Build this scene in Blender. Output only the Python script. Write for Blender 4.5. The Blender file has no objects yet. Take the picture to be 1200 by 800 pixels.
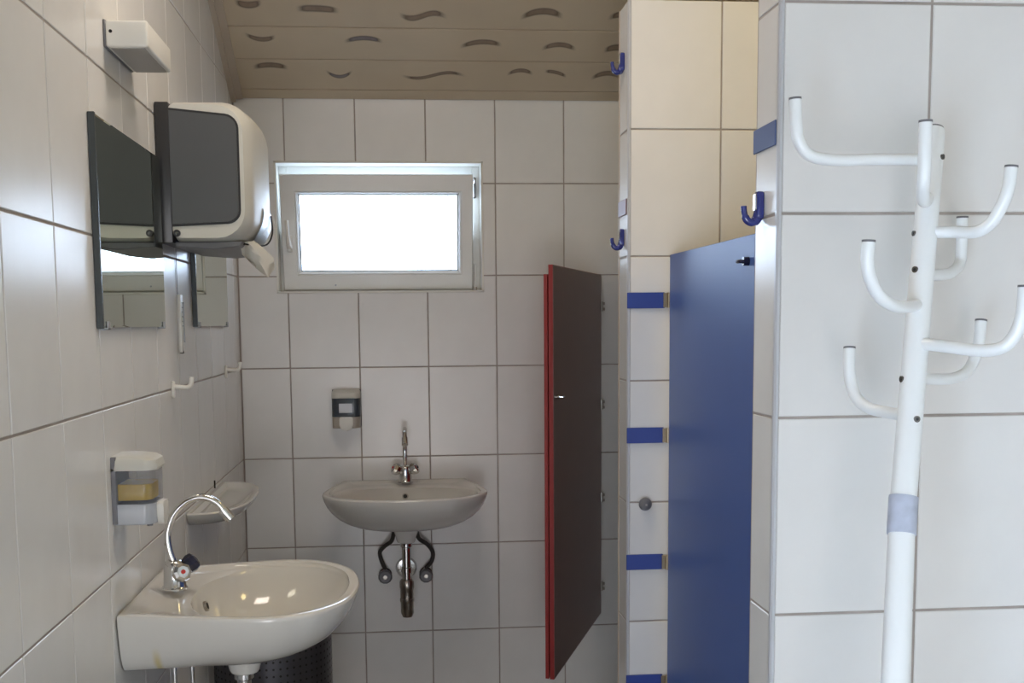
import bpy, bmesh, math, random
from mathutils import Vector, Matrix, noise
random.seed(7)
PI = math.pi
SC = bpy.context.scene
C = SC.collection
H = 1.48          # eye height; everything below is written with z measured from the eye, lifted by H at the end

# ------------------------------------------------------------------ camera
cd = bpy.data.cameras.new('camera'); cam = bpy.data.objects.new('camera', cd); C.objects.link(cam)
cd.sensor_width = 36.0; cd.lens = 38.51; cd.shift_x = 0.018; cd.shift_y = 0.0890; cd.clip_start = 0.02
cam.matrix_world = Matrix(((0.996175, -0.009462, 0, 0), (-0.086862, -0.100596, 0, 0), (0, 0.994882, 0, 0), (0, 0, 0, 1)))
r0 = Vector((0.996175, -0.086862, -0.009462)); r1 = Vector((0.085477, 0.991249, -0.100596)); r2 = Vector((0.018117, 0.099402, 0.994882))
m = Matrix.Identity(4)
for i in range(3):
    m[i][0] = r0[i]; m[i][1] = r2[i]; m[i][2] = -r1[i]
cam.matrix_world = m
SC.camera = cam

# ------------------------------------------------------------------ world, lights, exposure
w = bpy.data.worlds.new('world'); SC.world = w; w.use_nodes = True
bg = w.node_tree.nodes['Background']; bg.inputs['Color'].default_value = (0.62, 0.78, 1.0, 1); bg.inputs['Strength'].default_value = 12.0
def area(name, loc, rot, sx, sy, power, color, portal=False):
    l = bpy.data.lights.new(name, 'AREA'); l.shape = 'RECTANGLE'; l.size = sx; l.size_y = sy; l.energy = power; l.color = color
    o = bpy.data.objects.new(name, l); C.objects.link(o); o.location = loc; o.rotation_euler = rot
    if portal: l.cycles.is_portal = True
    return o
area('window_portal', (-0.06, 4.24, 0.345), (math.radians(-90), 0, 0), 0.76, 0.50, 1, (1, 1, 1), True)
area('rear_fill_light', (-0.10, -1.45, -0.90), (math.radians(90), 0, 0), 0.80, 1.10, 21, (0.96, 0.91, 0.93))  # added area light in front of the closed rear wall; no doorway is built
area('side_door_daylight', (-0.80, -0.70, -0.72), (math.radians(90), 0, math.radians(-90)), 1.10, 1.35, 14.0, (0.55, 0.74, 1.0))
area('room_ceiling_fill', (0.0, 2.3, 1.24), (0, 0, 0), 0.6, 0.3, 6.8, (1.0, 0.88, 0.80))  # general fill added to brighten the far end; its fixture is unseen
area('stall_lamp_light', (1.35, 2.30, 1.24), (0, 0, 0), 0.5, 0.25, 4.8, (1.0, 0.76, 0.28))
SC.view_settings.view_transform = 'Standard'; SC.view_settings.look = 'None'
SC.view_settings.exposure = 0.0; SC.view_settings.gamma = 1.0; SC.view_settings.use_curve_mapping = False

# ------------------------------------------------------------------ materials
def srgb(r, g, b):
    f = lambda c: (c/255/12.92) if c/255 <= 0.04045 else ((c/255+0.055)/1.055)**2.4
    return (f(r), f(g), f(b), 1)
def mat(name, col, rough=0.4, metal=0.0, var=0.0, scale=8.0, spec=0.5, trans=0.0, alpha=1.0, coat=0.0, bump=0.0, bscale=200.0, objvar=0.0, roughvar=0.0, emis=None):
    M = bpy.data.materials.new(name); M.use_nodes = True; nt = M.node_tree; b = nt.nodes['Principled BSDF']
    b.inputs['Base Color'].default_value = col; b.inputs['Roughness'].default_value = rough; b.inputs['Metallic'].default_value = metal
    b.inputs['Specular IOR Level'].default_value = spec; b.inputs['Transmission Weight'].default_value = trans; b.inputs['Alpha'].default_value = alpha
    b.inputs['Coat Weight'].default_value = coat; b.inputs['Coat Roughness'].default_value = 0.08
    tc = nt.nodes.new('ShaderNodeTexCoord')
    last = None
    if var > 0:
        n = nt.nodes.new('ShaderNodeTexNoise'); n.inputs['Scale'].default_value = scale; n.inputs['Detail'].default_value = 5
        nt.links.new(tc.outputs['Object'], n.inputs['Vector'])
        mr = nt.nodes.new('ShaderNodeMapRange'); mr.inputs['From Min'].default_value = 0.3; mr.inputs['From Max'].default_value = 0.7
        mr.inputs['To Min'].default_value = 1-var; mr.inputs['To Max'].default_value = 1+var*0.5
        nt.links.new(n.outputs['Fac'], mr.inputs['Value']); last = mr.outputs['Result']
    if objvar > 0:
        oi = nt.nodes.new('ShaderNodeObjectInfo'); mr = nt.nodes.new('ShaderNodeMapRange')
        mr.inputs['To Min'].default_value = 1-objvar; mr.inputs['To Max'].default_value = 1+objvar*0.4
        nt.links.new(oi.outputs['Random'], mr.inputs['Value'])
        if last is not None:
            mm = nt.nodes.new('ShaderNodeMath'); mm.operation = 'MULTIPLY'; nt.links.new(last, mm.inputs[0]); nt.links.new(mr.outputs['Result'], mm.inputs[1]); last = mm.outputs[0]
        else: last = mr.outputs['Result']
    if last is not None:
        vm = nt.nodes.new('ShaderNodeVectorMath'); vm.operation = 'SCALE'; vm.inputs[0].default_value = col[:3]
        nt.links.new(last, vm.inputs['Scale']); nt.links.new(vm.outputs['Vector'], b.inputs['Base Color'])
    if bump > 0:
        n2 = nt.nodes.new('ShaderNodeTexNoise'); n2.inputs['Scale'].default_value = bscale; n2.inputs['Detail'].default_value = 3
        nt.links.new(tc.outputs['Object'], n2.inputs['Vector'])
        bp = nt.nodes.new('ShaderNodeBump'); bp.inputs['Strength'].default_value = bump; bp.inputs['Distance'].default_value = 0.002
        nt.links.new(n2.outputs['Fac'], bp.inputs['Height']); nt.links.new(bp.outputs['Normal'], b.inputs['Normal'])
    if emis:
        b.inputs['Emission Color'].default_value = emis[0]; b.inputs['Emission Strength'].default_value = emis[1]
    return M
M_tile = mat('glazed_white_tile', srgb(229, 228, 225), 0.26, var=0.03, scale=9, objvar=0.035, bump=0.10, bscale=14)
M_grout = mat('grout', srgb(170, 161, 154), 0.9, var=0.22, scale=14, bump=0.4)
M_floor = mat('floor_tile', srgb(140, 134, 126), 0.35, var=0.15, scale=12, objvar=0.06)
M_ceil = mat('ceiling_plank', srgb(206, 190, 164), 0.45, var=0.04, scale=6)
M_ceilg = mat('ceiling_groove', srgb(176, 160, 136), 0.6)
M_trim = mat('ceiling_moulding', srgb(196, 182, 164), 0.5, var=0.05)
M_plaster = mat('plaster', srgb(225, 220, 210), 0.8, var=0.05)
M_blue = mat('blue_laminate', srgb(72, 100, 166), 0.42, var=0.03, scale=4, spec=0.5)
M_plate = mat('blue_plate', srgb(52, 74, 152), 0.35, var=0.04)
M_dkplate = mat('blue_grey_sticker', srgb(84, 98, 140), 0.45)
M_rdplate = mat('dull_red_sticker', srgb(140, 112, 116), 0.45)
M_red = mat('red_laminate', srgb(138, 34, 32), 0.35, var=0.08)
M_redshade = mat('red_laminate_shaded_face', srgb(116, 78, 74), 0.3, var=0.06)  # same red laminate, the shade on the door face put into the colour
M_chrome = mat('chrome', srgb(215, 215, 215), 0.10, 1.0)
M_steel = mat('brushed_steel', srgb(170, 165, 158), 0.32, 1.0)
M_brass = mat('worn_hinge_metal', srgb(170, 155, 130), 0.35, 1.0)
M_dkchrome = mat('dull_chrome', srgb(120, 118, 116), 0.22, 1.0)
M_mirror = mat('mirror_silver', srgb(186, 192, 176), 0.0, 1.0)
M_mirredge = mat('mirror_edge', srgb(74, 80, 82), 0.25, 0.3)
M_cer = mat('white_ceramic', srgb(220, 218, 212), 0.10, var=0.02, coat=0.4)
M_cerst = mat('white_ceramic_with_stain', srgb(220, 218, 212), 0.10, coat=0.4)
def add_stain(M):
    # yellow mineral run with a shape of its own: x, y, z are the basin's own axes
    nt = M.node_tree; b = nt.nodes['Principled BSDF']; tc = nt.nodes.new('ShaderNodeTexCoord'); sp = nt.nodes.new('ShaderNodeSeparateXYZ'); nt.links.new(tc.outputs['Object'], sp.inputs[0])
    def mth(op, a, c=None):
        n = nt.nodes.new('ShaderNodeMath'); n.operation = op
        for i, q in enumerate((a, c)):
            if q is None: continue
            if isinstance(q, (int, float)): n.inputs[i].default_value = q
            else: nt.links.new(q, n.inputs[i])
        return n.outputs[0]
    def step(v, a, c):
        n = nt.nodes.new('ShaderNodeMapRange'); n.interpolation_type = 'SMOOTHSTEP'; n.inputs['From Min'].default_value = a; n.inputs['From Max'].default_value = c; nt.links.new(v, n.inputs['Value']); return n.outputs['Result']
    yy = mth('ABSOLUTE', mth('ADD', sp.outputs['Y'], 0.072)); f = step(yy, 0.012, 0.001)
    g = step(sp.outputs['Z'], -0.060, -0.105); h = step(sp.outputs['X'], -0.10, -0.13)
    k = mth('MULTIPLY', mth('MULTIPLY', mth('MULTIPLY', f, g), h), 0.8)
    mx = nt.nodes.new('ShaderNodeMix'); mx.data_type = 'RGBA'; mx.inputs[6].default_value = srgb(220, 218, 212); mx.inputs[7].default_value = srgb(206, 190, 128)
    nt.links.new(k, mx.inputs[0]); nt.links.new(mx.outputs[2], b.inputs['Base Color'])
add_stain(M_cerst)
M_plw = mat('white_plastic', srgb(228, 226, 218), 0.32, var=0.02)
M_disp = mat('dispenser_white_plastic', srgb(204, 203, 194), 0.42, var=0.02)
M_dpanel = mat('dark_grey_panel', srgb(84, 86, 88), 0.28, var=0.03)
M_black = mat('black_plastic', srgb(44, 44, 46), 0.35)
M_dark = mat('dark_hole', srgb(22, 22, 22), 0.7)
M_grey = mat('grey_plastic', srgb(112, 112, 116), 0.4)
M_smoke = mat('smoky_clear_plastic', srgb(118, 126, 140), 0.12, alpha=0.36)
M_smoked = mat('dark_smoky_plastic', srgb(72, 80, 88), 0.15, alpha=0.85)
M_liq = mat('yellow_soap', srgb(222, 184, 34), 0.25)
M_pearl = mat('grey_satin_plastic', srgb(176, 180, 186), 0.25)
M_paper = mat('paper_towel', srgb(238, 234, 224), 0.85, bump=0.6, bscale=300)
M_rack = mat('white_powder_coat', srgb(240, 244, 245), 0.28, var=0.01, coat=0.2)
M_tape = mat('grey_tape', srgb(188, 196, 214), 0.45, var=0.12, scale=60)
M_navy = mat('navy_plastic', srgb(40, 50, 122), 0.15, coat=0.6)
M_navy2 = mat('dark_navy_cap', srgb(30, 32, 58), 0.25)
M_redd = mat('red_dot', srgb(190, 44, 40), 0.4)
M_frame = mat('window_plastic', srgb(222, 222, 218), 0.3, var=0.02)
M_glass = mat('window_glass', (1, 1, 1, 1), 0.0, trans=1.0)
M_gasket = mat('gasket', srgb(120, 122, 124), 0.6)
M_bin = mat('dark_perforated_metal', srgb(84, 84, 90), 0.30, 0.7)
M_hose = mat('braided_hose', srgb(78, 76, 74), 0.45, 0.6, bump=0.8, bscale=900)
M_stroke = mat('ceiling_print_brown', srgb(146, 128, 110), 0.5, var=0.12, scale=40)
M_stroke2 = mat('ceiling_print_grey', srgb(134, 126, 126), 0.5, var=0.12, scale=40)
M_print = mat('black_print', srgb(70, 68, 70), 0.5)
def lamp_mat(name, col, s): return mat(name, col, 0.5, emis=(col, s))
M_lamp = lamp_mat('lamp_diffuser', (1.0, 0.85, 0.62, 1), 2.0)

# printed stroke with ragged soft ends (alpha from its own uv)
def soft_stroke(M):
    nt = M.node_tree; b = nt.nodes['Principled BSDF']
    uv = nt.nodes.new('ShaderNodeUVMap'); sep = nt.nodes.new('ShaderNodeSeparateXYZ'); nt.links.new(uv.outputs['UV'], sep.inputs[0])
    def band(sock, e):
        a = nt.nodes.new('ShaderNodeMath'); a.operation = 'SUBTRACT'; nt.links.new(sock, a.inputs[0]); a.inputs[1].default_value = 0.5
        c = nt.nodes.new('ShaderNodeMath'); c.operation = 'ABSOLUTE'; nt.links.new(a.outputs[0], c.inputs[0])
        r = nt.nodes.new('ShaderNodeMapRange'); r.interpolation_type = 'SMOOTHSTEP'
        r.inputs['From Min'].default_value = 0.5; r.inputs['From Max'].default_value = 0.5-e; nt.links.new(c.outputs[0], r.inputs['Value']); return r.outputs['Result']
    x = band(sep.outputs['X'], 0.28); y = band(sep.outputs['Y'], 0.35)
    mm = nt.nodes.new('ShaderNodeMath'); mm.operation = 'MULTIPLY'; nt.links.new(x, mm.inputs[0]); nt.links.new(y, mm.inputs[1])
    m2 = nt.nodes.new('ShaderNodeMath'); m2.operation = 'MULTIPLY'; nt.links.new(mm.outputs[0], m2.inputs[0]); m2.inputs[1].default_value = 0.95
    nt.links.new(m2.outputs[0], b.inputs['Alpha'])
soft_stroke(M_stroke); soft_stroke(M_stroke2)

# ------------------------------------------------------------------ mesh helpers
def finish(bm, name, m, parent=None, smooth=False, loc=(0, 0, 0), world=False):
    """world=True: vertices are in scene coordinates and are moved into the parent's frame"""
    if world and parent is not None:
        inv = parent.matrix_basis.inverted(); bmesh.ops.transform(bm, matrix=inv, verts=bm.verts)
    bmesh.ops.recalc_face_normals(bm, faces=bm.faces)
    me = bpy.data.meshes.new(name); bm.to_mesh(me); bm.free(); me.materials.append(m)
    if smooth:
        for p in me.polygons: p.use_smooth = True
        try: me.set_sharp_from_angle(angle=math.radians(38))
        except Exception: pass
    o = bpy.data.objects.new(name, me); C.objects.link(o); o.location = loc
    if parent is not None: o.parent = parent
    return o
def thing(name, label, cat, loc=(0, 0, 0), rotz=0.0, group=None):
    o = bpy.data.objects.new(name, None); C.objects.link(o); o.empty_display_size = 0.05
    o.location = loc; o.rotation_euler = (0, 0, rotz)
    o.matrix_basis = Matrix.Translation(loc) @ Matrix.Rotation(rotz, 4, 'Z')
    o['label'] = label; o['category'] = cat
    if group: o['group'] = group
    return o
def struct(o, label=None):
    o['kind'] = 'structure'
    if label: o['label'] = label
    return o
def new(): return bmesh.new()
def box(bm, x0, x1, y0, y1, z0, z1, bev=0.0, seg=2):
    r = bmesh.ops.create_cube(bm, size=1.0)
    for v in r['verts']:
        v.co = Vector(((x0+x1)/2+v.co.x*(x1-x0), (y0+y1)/2+v.co.y*(y1-y0), (z0+z1)/2+v.co.z*(z1-z0)))
    if bev > 0:
        es = list({e for v in r['verts'] for e in v.link_edges})
        bmesh.ops.bevel(bm, geom=es, offset=bev, segments=seg, affect='EDGES', profile=0.5, clamp_overlap=True)
    return bm
def bx(name, m, parent, x0, x1, y0, y1, z0, z1, bev=0.0, seg=2, world=False, smooth=None):
    return finish(box(new(), x0, x1, y0, y1, z0, z1, bev, seg), name, m, parent, smooth=(bev > 0 if smooth is None else smooth), world=world)
def tube(bm, pts, rad, n=14, cap=True):
    pts = [Vector(p) for p in pts]; k = len(pts)
    rads = rad if isinstance(rad, (list, tuple)) else [rad]*k
    T = [(pts[min(i+1, k-1)]-pts[max(i-1, 0)]).normalized() for i in range(k)]
    u = T[0].orthogonal().normalized(); rings = []
    for i in range(k):
        u = (u - T[i]*u.dot(T[i])).normalized(); v = T[i].cross(u)
        rings.append([bm.verts.new(pts[i]+(u*math.cos(2*PI*j/n)+v*math.sin(2*PI*j/n))*rads[i]) for j in range(n)])
    for a, b in zip(rings, rings[1:]):
        for j in range(n): bm.faces.new((a[j], a[(j+1) % n], b[(j+1) % n], b[j]))
    if cap: bm.faces.new(rings[0][::-1]); bm.faces.new(rings[-1])
    return bm
def spline(pts, sub=6):
    P = [Vector(p) for p in pts]; out = []
    for i in range(len(P)-1):
        a = P[i-1] if i else P[0]*2-P[1]; b, c = P[i], P[i+1]; d = P[i+2] if i+2 < len(P) else P[-1]*2-P[-2]
        for s in range(sub):
            t = s/sub; out.append(0.5*((2*b)+(c-a)*t+(2*a-5*b+4*c-d)*t*t+(3*b-a-3*c+d)*t**3))
    out.append(P[-1]); return out
def cyl(bm, a, b, r, n=20, r2=None):
    return tube(bm, [a, b], [r, r if r2 is None else r2], n)
def lathe(bm, prof, n=32, origin=(0, 0, 0)):
    o = Vector(origin); rings = []
    for r, z in prof:
        if r < 1e-6: rings.append([bm.verts.new(o+Vector((0, 0, z)))])
        else: rings.append([bm.verts.new(o+Vector((r*math.cos(2*PI*j/n), r*math.sin(2*PI*j/n), z))) for j in range(n)])
    for a, b in zip(rings, rings[1:]):
        for j in range(n):
            if len(a) == 1 and len(b) == 1: continue
            if len(a) == 1: bm.faces.new((a[0], b[j], b[(j+1) % n]))
            elif len(b) == 1: bm.faces.new((a[j], a[(j+1) % n], b[0]))
            else: bm.faces.new((a[j], a[(j+1) % n], b[(j+1) % n], b[j]))
    return bm
def prism(bm, poly, axis, a0, a1, bev=0.0, seg=2):
    """poly: 2d points; axis 'x'|'y'|'z' is the extrusion direction"""
    def P(p, a):
        return {'x': (a, p[0], p[1]), 'y': (p[0], a, p[1]), 'z': (p[0], p[1], a)}[axis]
    lo = [bm.verts.new(P(p, a0)) for p in poly]; hi = [bm.verts.new(P(p, a1)) for p in poly]; n = len(poly)
    fs = [bm.faces.new(lo[::-1]), bm.faces.new(hi)]
    for i in range(n): fs.append(bm.faces.new((lo[i], lo[(i+1) % n], hi[(i+1) % n], hi[i])))
    if bev > 0:
        es = list(set(list(fs[0].edges)+list(fs[1].edges)))
        bmesh.ops.bevel(bm, geom=es, offset=bev, segments=seg, affect='EDGES', profile=0.5)
    return bm
def rrect(x0, x1, z0, z1, r, seg=5, corners=(1, 1, 1, 1)):
    """rounded rectangle, corners: ll, lr, ur, ul"""
    out = []
    for k, (cx, cz, a0) in enumerate(((x0, z0, PI), (x1, z0, 1.5*PI), (x1, z1, 0), (x0, z1, 0.5*PI))):
        rr = r*corners[k]
        if rr < 1e-6: out.append((cx, cz)); continue
        ox = cx+rr if k in (0, 3) else cx-rr; oz = cz+rr if k in (0, 1) else cz-rr
        for s in range(seg+1):
            a = a0+s/seg*PI/2; out.append((ox+rr*math.cos(a), oz+rr*math.sin(a)))
    return out

# ------------------------------------------------------------------ tiles: every tile is a part of its wall
TCACHE = {}
JOINT = 0.0045; DEP = 0.006
def tile_mesh(poly, m):
    key = (tuple((round(a, 4), round(b, 4)) for a, b in poly), m.name)
    if key in TCACHE: return TCACHE[key]
    bm = new(); c = 0.0012; n = len(poly)
    cx = sum(p[0] for p in poly)/n; cz = sum(p[1] for p in poly)/n
    def inset(d):
        out = []
        for i in range(n):
            p0, p1, p2 = Vector(poly[i-1]), Vector(poly[i]), Vector(poly[(i+1) % n])
            e1 = (p1-p0).normalized(); e2 = (p2-p1).normalized()
            n1 = Vector((-e1.y, e1.x)); n2 = Vector((-e2.y, e2.x))
            out.append(p1+(n1+n2)*d)
        return out
    base = [bm.verts.new((p[0], 0.0, p[1])) for p in poly]
    mid = [bm.verts.new((p[0], -(DEP-c), p[1])) for p in poly]
    top = [bm.verts.new((p[0], -DEP, p[1])) for p in inset(c)]
    for a, b in ((base, mid), (mid, top)):
        for i in range(n): bm.faces.new((a[i], a[(i+1) % n], b[(i+1) % n], b[i]))
    bm.faces.new(top)
    bmesh.ops.recalc_face_normals(bm, faces=bm.faces)
    f = [f for f in bm.faces if abs(f.normal.y) > 0.9 and f.calc_center_median().y < -DEP*0.9]
    if f and f[0].normal.y > 0: bmesh.ops.reverse_faces(bm, faces=bm.faces)
    me = bpy.data.meshes.new('tile'); bm.to_mesh(me); bm.free(); me.materials.append(m)
    TCACHE[key] = me; return me
def tiles(parent, origin, uang, us, zs, hole=None, m=None, jit=0.0022, flat=False):
    """origin: world point where u=0,z=0 on the finished tile face; uang: heading of the u axis; the face looks along (sin, -cos) of uang"""
    m = m or M_tile; O = Vector(origin); U = Vector((math.cos(uang), math.sin(uang), 0)); N = Vector((math.sin(uang), -math.cos(uang), 0))
    g = JOINT/2
    for u0, u1 in zip(us, us[1:]):
        for z0, z1 in zip(zs, zs[1:]):
            a0, a1, b0, b1 = u0+g, u1-g, z0+g, z1-g
            poly = None
            if hole:
                h0, h1, k0, k1 = hole
                if h0 < a1 and h1 > a0 and k0 < b1 and k1 > b0:
                    fu = h0 <= a0 and h1 >= a1; fz = k0 <= b0 and k1 >= b1
                    if fu and fz: continue
                    if fu:
                        if k0 > b0: b1 = k0
                        else: b0 = k1
                    elif fz:
                        if h0 > a0: a1 = h0
                        else: a0 = h1
                    else:
                        L = h0 > a0; B = k0 > b0      # hole takes the right / upper corner
                        hx = h0 if L else h1; hz = k0 if B else k1
                        if L and B: poly = [(a0, b0), (a1, b0), (a1, hz), (hx, hz), (hx, b1), (a0, b1)]
                        elif L and not B: poly = [(a0, b0), (hx, b0), (hx, hz), (a1, hz), (a1, b1), (a0, b1)]
                        elif B: poly = [(a0, b0), (a1, b0), (a1, b1), (hx, b1), (hx, hz), (a0, hz)]
                        else: poly = [(hx, b0), (a1, b0), (a1, b1), (a0, b1), (a0, hz), (hx, hz)]
            if a1-a0 < 0.006 or b1-b0 < 0.006: continue
            cu, cz = (a0+a1)/2, (b0+b1)/2
            if poly is None: poly = [(a0, b0), (a1, b0), (a1, b1), (a0, b1)]
            poly = [(p[0]-cu, p[1]-cz) for p in poly]
            o = bpy.data.objects.new('tile', tile_mesh(poly, m)); C.objects.link(o); o.parent = parent
            pos = O+U*cu+Vector((0, 0, cz))-N*DEP
            o.matrix_basis = parent.matrix_basis.inverted() @ Matrix.Translation(pos) @ Matrix.Rotation(uang, 4, 'Z') @ \
                Matrix.Rotation(random.uniform(-jit, jit), 4, 'X') @ Matrix.Rotation(random.uniform(-jit, jit), 4, 'Z')

XL, D, XR, YR = -0.568, 4.028, 1.90, -1.50
DN, DC, XC, TH = 1.740, 2.894, 0.611, 0.118
Z0 = 0.169; W = 0.2510
FZ = -1.48; CZ = 1.30
G = 0.0022+0.0  # grout face lies this far behind the tile face
ZROWS = [Z0+0.33*k for k in range(-5, 6)]
ZROWS[0] = FZ
zwall = [z for z in ZROWS if z <= CZ]

# ---- wall_back (with the window opening)
WH = (-0.430, 0.317, 0.109, 0.577)
def wall_box_with_hole(name, hole):
    bm = new(); h0, h1, k0, k1 = hole; y0, y1 = D+G, D+0.32; ct = 0.81
    box(bm, XL-0.2, h0, y0, y1, FZ, ct); box(bm, h1, XR+0.2, y0, y1, FZ, ct)
    box(bm, h0, h1, y0, y1, FZ, k0); box(bm, h0, h1, y0, y1, k1, ct)
    return finish(bm, name, M_grout)
wb = struct(wall_box_with_hole('wall_back', WH), 'white tiled far wall with the small window and the far washbasin')
us = [XL+0.002] + [-0.3907+W*k for k in range(0, 10) if -0.3907+W*k < XR] + [XR]
tiles(wb, (0, D, 0), 0.0, us, [z for z in ZROWS if z < 0.9], hole=WH)

# ---- wall_left
bm = new()
box(bm, XL-0.2, XL-G, -0.10, D+0.3, FZ, 0.79); box(bm, XL-0.2, XL-G, YR-0.2, -1.30, FZ, 0.79); box(bm, XL-0.2, XL-G, -1.30, -0.10, 0.0, 0.79); box(bm, XL-0.2, XL-G, YR-0.2, 3.05, 0.79, CZ+0.05)
prism(bm, [(3.05, 0.79), (D, 0.79), (3.05, 1.31)], 'x', XL-0.2, XL-G)
wl = struct(finish(bm, 'wall_left', M_grout), 'white tiled left wall carrying the mirrors and the near washbasin')
ylo = [1.9076+W*k for k in range(-8, 9)]
ys = [y for y in ylo if y < D]+[D-0.002]
tiles(wl, (XL, 0, 0), PI/2, [-0.10]+[y for y in ys if y > 0], [z for z in ZROWS if z < 0.85])
tiles(wl, (XL, 0, 0), PI/2, ys, [0.829, 1.159])
tiles(wl, (XL, 0, 0), PI/2, [y for y in ys if y < 3.45], [1.159, 1.30])
tiles(wl, (XL, 0, 0), PI/2, [-1.30+0.24*k for k in range(6)], [0.0, 0.169, 0.499, 0.829])

# ---- stall walls
def stall_wall(name, y0, label, top):
    b = finish(box(new(), XC+G, XR+0.05, y0+G, y0+TH-G, FZ, top-0.003), name, M_grout)
    struct(b, label)
    us = [XC+0.0055] + [0.609+W*k for k in range(1, 8) if 0.609+W*k < XR] + [XR]
    zz = [z for z in ZROWS if z <= top+0.01]
    tiles(b, (0, y0, 0), 0.0, us, zz, jit=0.0012)
    tiles(b, (XC, y0+TH, 0), -PI/2, [0.009, TH-0.006], zz, jit=0.0008)      # end face, looks along -x
    return b
wn = stall_wall('wall_stall_near', DN, 'white tiled stall partition behind the coat stand', 0.829)
wf = stall_wall('wall_stall_far', DC, 'white tiled stall partition between blue door and red door', 0.829)
def plain_wall(name, x0, x1, y0, y1, z0, z1, label):
    return struct(finish(box(new(), x0, x1, y0, y1, z0, z1), name, M_plaster), label)
plain_wall('wall_right', XR, XR+0.15, YR-0.2, D+0.3, FZ, CZ+0.05, 'plain wall at the back of the stalls')
bm = box(new(), XL-0.2, XR+0.15, YR-0.15, YR, FZ, CZ+0.05)
struct(finish(bm, 'wall_front', M_plaster), 'plain wall behind the viewpoint')

# edge profiles of the partitions (metal corner beads)
for nm, y0 in (('trim_1', DN), ('trim_2', DC)):
    bm = new(); prism(bm, [(XC-0.0005, y0+0.009), (XC-0.0005, y0+0.003), (XC+0.0025, y0-0.0005), (XC+0.0065, y0-0.0005), (XC+0.0065, y0+0.004), (XC+0.004, y0+0.009)], 'z', FZ, 0.829)
    struct(finish(bm, nm, mat('corner_bead_'+nm, srgb(196, 198, 202), 0.3, 0.15)), 'slim corner bead on the stall partition edge')
# strip of grey profile at the back edge of the far partition
bm = box(new(), XC-0.001, XC+0.006, DC+TH-0.006, DC+TH+0.001, FZ, 0.829)
struct(finish(bm, 'trim_3', M_trim), 'slim bead on the rear edge of the far stall partition')

# ---- floor
fl = struct(finish(box(new(), XL-0.2, XR+0.2, YR-0.2, D+0.3, FZ-0.1, FZ-0.002), 'floor', M_grout), 'grey tiled floor')
fm = None
for i in range(9):
    for j in range(19):
        if fm is None:
            fm = box(new(), -0.147, 0.147, -0.147, 0.147, -0.005, 0.0, 0.001, 1); me = bpy.data.meshes.new('tile'); fm.to_mesh(me); fm.free(); me.materials.append(M_floor); fm = me
        x = XL+0.15+0.30*i; y = YR+0.15+0.30*j
        if x+0.15 > XR+0.16 or y > D-0.05: continue
        o = bpy.data.objects.new('tile', fm); C.objects.link(o); o.parent = fl; o.location = (x, y, FZ)

# ---- ceiling: sloping planks over the far part, flat towards the entrance
SL = 0.52; ZS = 0.79; YS = 3.05; ang = math.atan(SL); ZF = ZS+SL*(D-YS)
def slope_z(y): return ZS+SL*(D-y)
bm = new()
prism(bm, [(D+0.30, slope_z(D+0.30)+0.006), (YS, ZF+0.006), (YR-0.2, ZF+0.006), (YR-0.2, ZF+0.12), (YS-0.02, ZF+0.12), (D+0.30, slope_z(D+0.30)+0.12)], 'x', XL-0.2, XR+0.2)
ce = struct(finish(bm, 'ceiling', M_ceilg), 'sloping ceiling of beige planks printed with brush strokes')
sdir = Vector((0, -math.cos(ang), math.sin(ang)))       # up the slope
nrm = Vector((0, -math.sin(ang), -math.cos(ang)))        # into the room
planks = []
edges = [0.0, 0.051, 0.205, 0.358, 0.511, 0.664, 0.817, 0.970, 1.095]
for s0, s1 in zip(edges, edges[1:]):
    bm = new(); g = 0.0022
    prof = [(s0+g, 0.0), (s0+g, 0.0045), (s0+g+0.002, 0.006), (s1-g-0.002, 0.006), (s1-g, 0.0045), (s1-g, 0.0)]
    A = Vector((0, D, ZS+0.0065))
    lo = [bm.verts.new(Vector((XL, 0, 0))+A+sdir*a+nrm*b) for a, b in prof]; hi = [bm.verts.new(Vector((XR, 0, 0))+A+sdir*a+nrm*b) for a, b in prof]
    n = len(prof); bm.faces.new(lo); bm.faces.new(hi[::-1])
    for i in range(n): bm.faces.new((lo[i], hi[i], hi[(i+1) % n], lo[(i+1) % n]))
    planks.append(finish(bm, 'plank', M_ceil, ce))
y = YS
while y > YR:
    y2 = max(y-0.153, YR); planks.append(bx('plank', M_ceil, ce, XL, XR, y2+0.002, y-0.002, ZF, ZF+0.0062)); y = y2
# brush strokes: x, distance up the slope, length, bow, wave, thickness, tint, tilt
ST = [(-0.414, .170, .125, .010, 0, .026, 0, 0), (-0.184, .138, .095, -.020, 0, .018, 1, 0), (0.14, .132, .235, .002, .016, .017, 0, -.02), (0.440, .152, .095, .014, 0, .020, 0, .05),
      (0.565, .150, .085, .006, 0, .018, 0, -.32), (0.745, .140, .11, .016, 0, .026, 0, .1), (0.98, .13, .13, .01, .008, .02, 0, 0),
      (-0.43, .312, .105, -.014, 0, .022, 0, -.10), (-0.095, .303, .135, .012, 0, .022, 1, .02), (0.295, .290, .150, .014, 0, .024, 0, .08), (0.560, .280, .125, .016, 0, .024, 0, 0),
      (0.755, .276, .085, .008, 0, .032, 0, .1), (1.05, .29, .14, .012, 0, .024, 0, 0),
      (-0.45, .462, .09, -.01, 0, .03, 0, 0), (-0.235, .440, .145, .004, 0, .030, 0, -.04), (0.10, .418, .165, .0, .016, .026, 0, -.10), (0.485, .430, .150, .020, 0, .030, 0, .06), (0.76, .428, .12, .014, 0, .03, 0, 0), (1.02, .44, .14, .014, 0, .026, 0, 0),
      (-0.36, .585, .14, .014, 0, .03, 0, 0), (0.0, .59, .15, -.014, 0, .03, 0, 0), (0.33, .58, .15, .0, .016, .026, 0, 0), (0.66, .59, .13, .014, 0, .03, 0, 0), (0.95, .59, .13, .014, 0, .03, 0, 0)]
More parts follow.
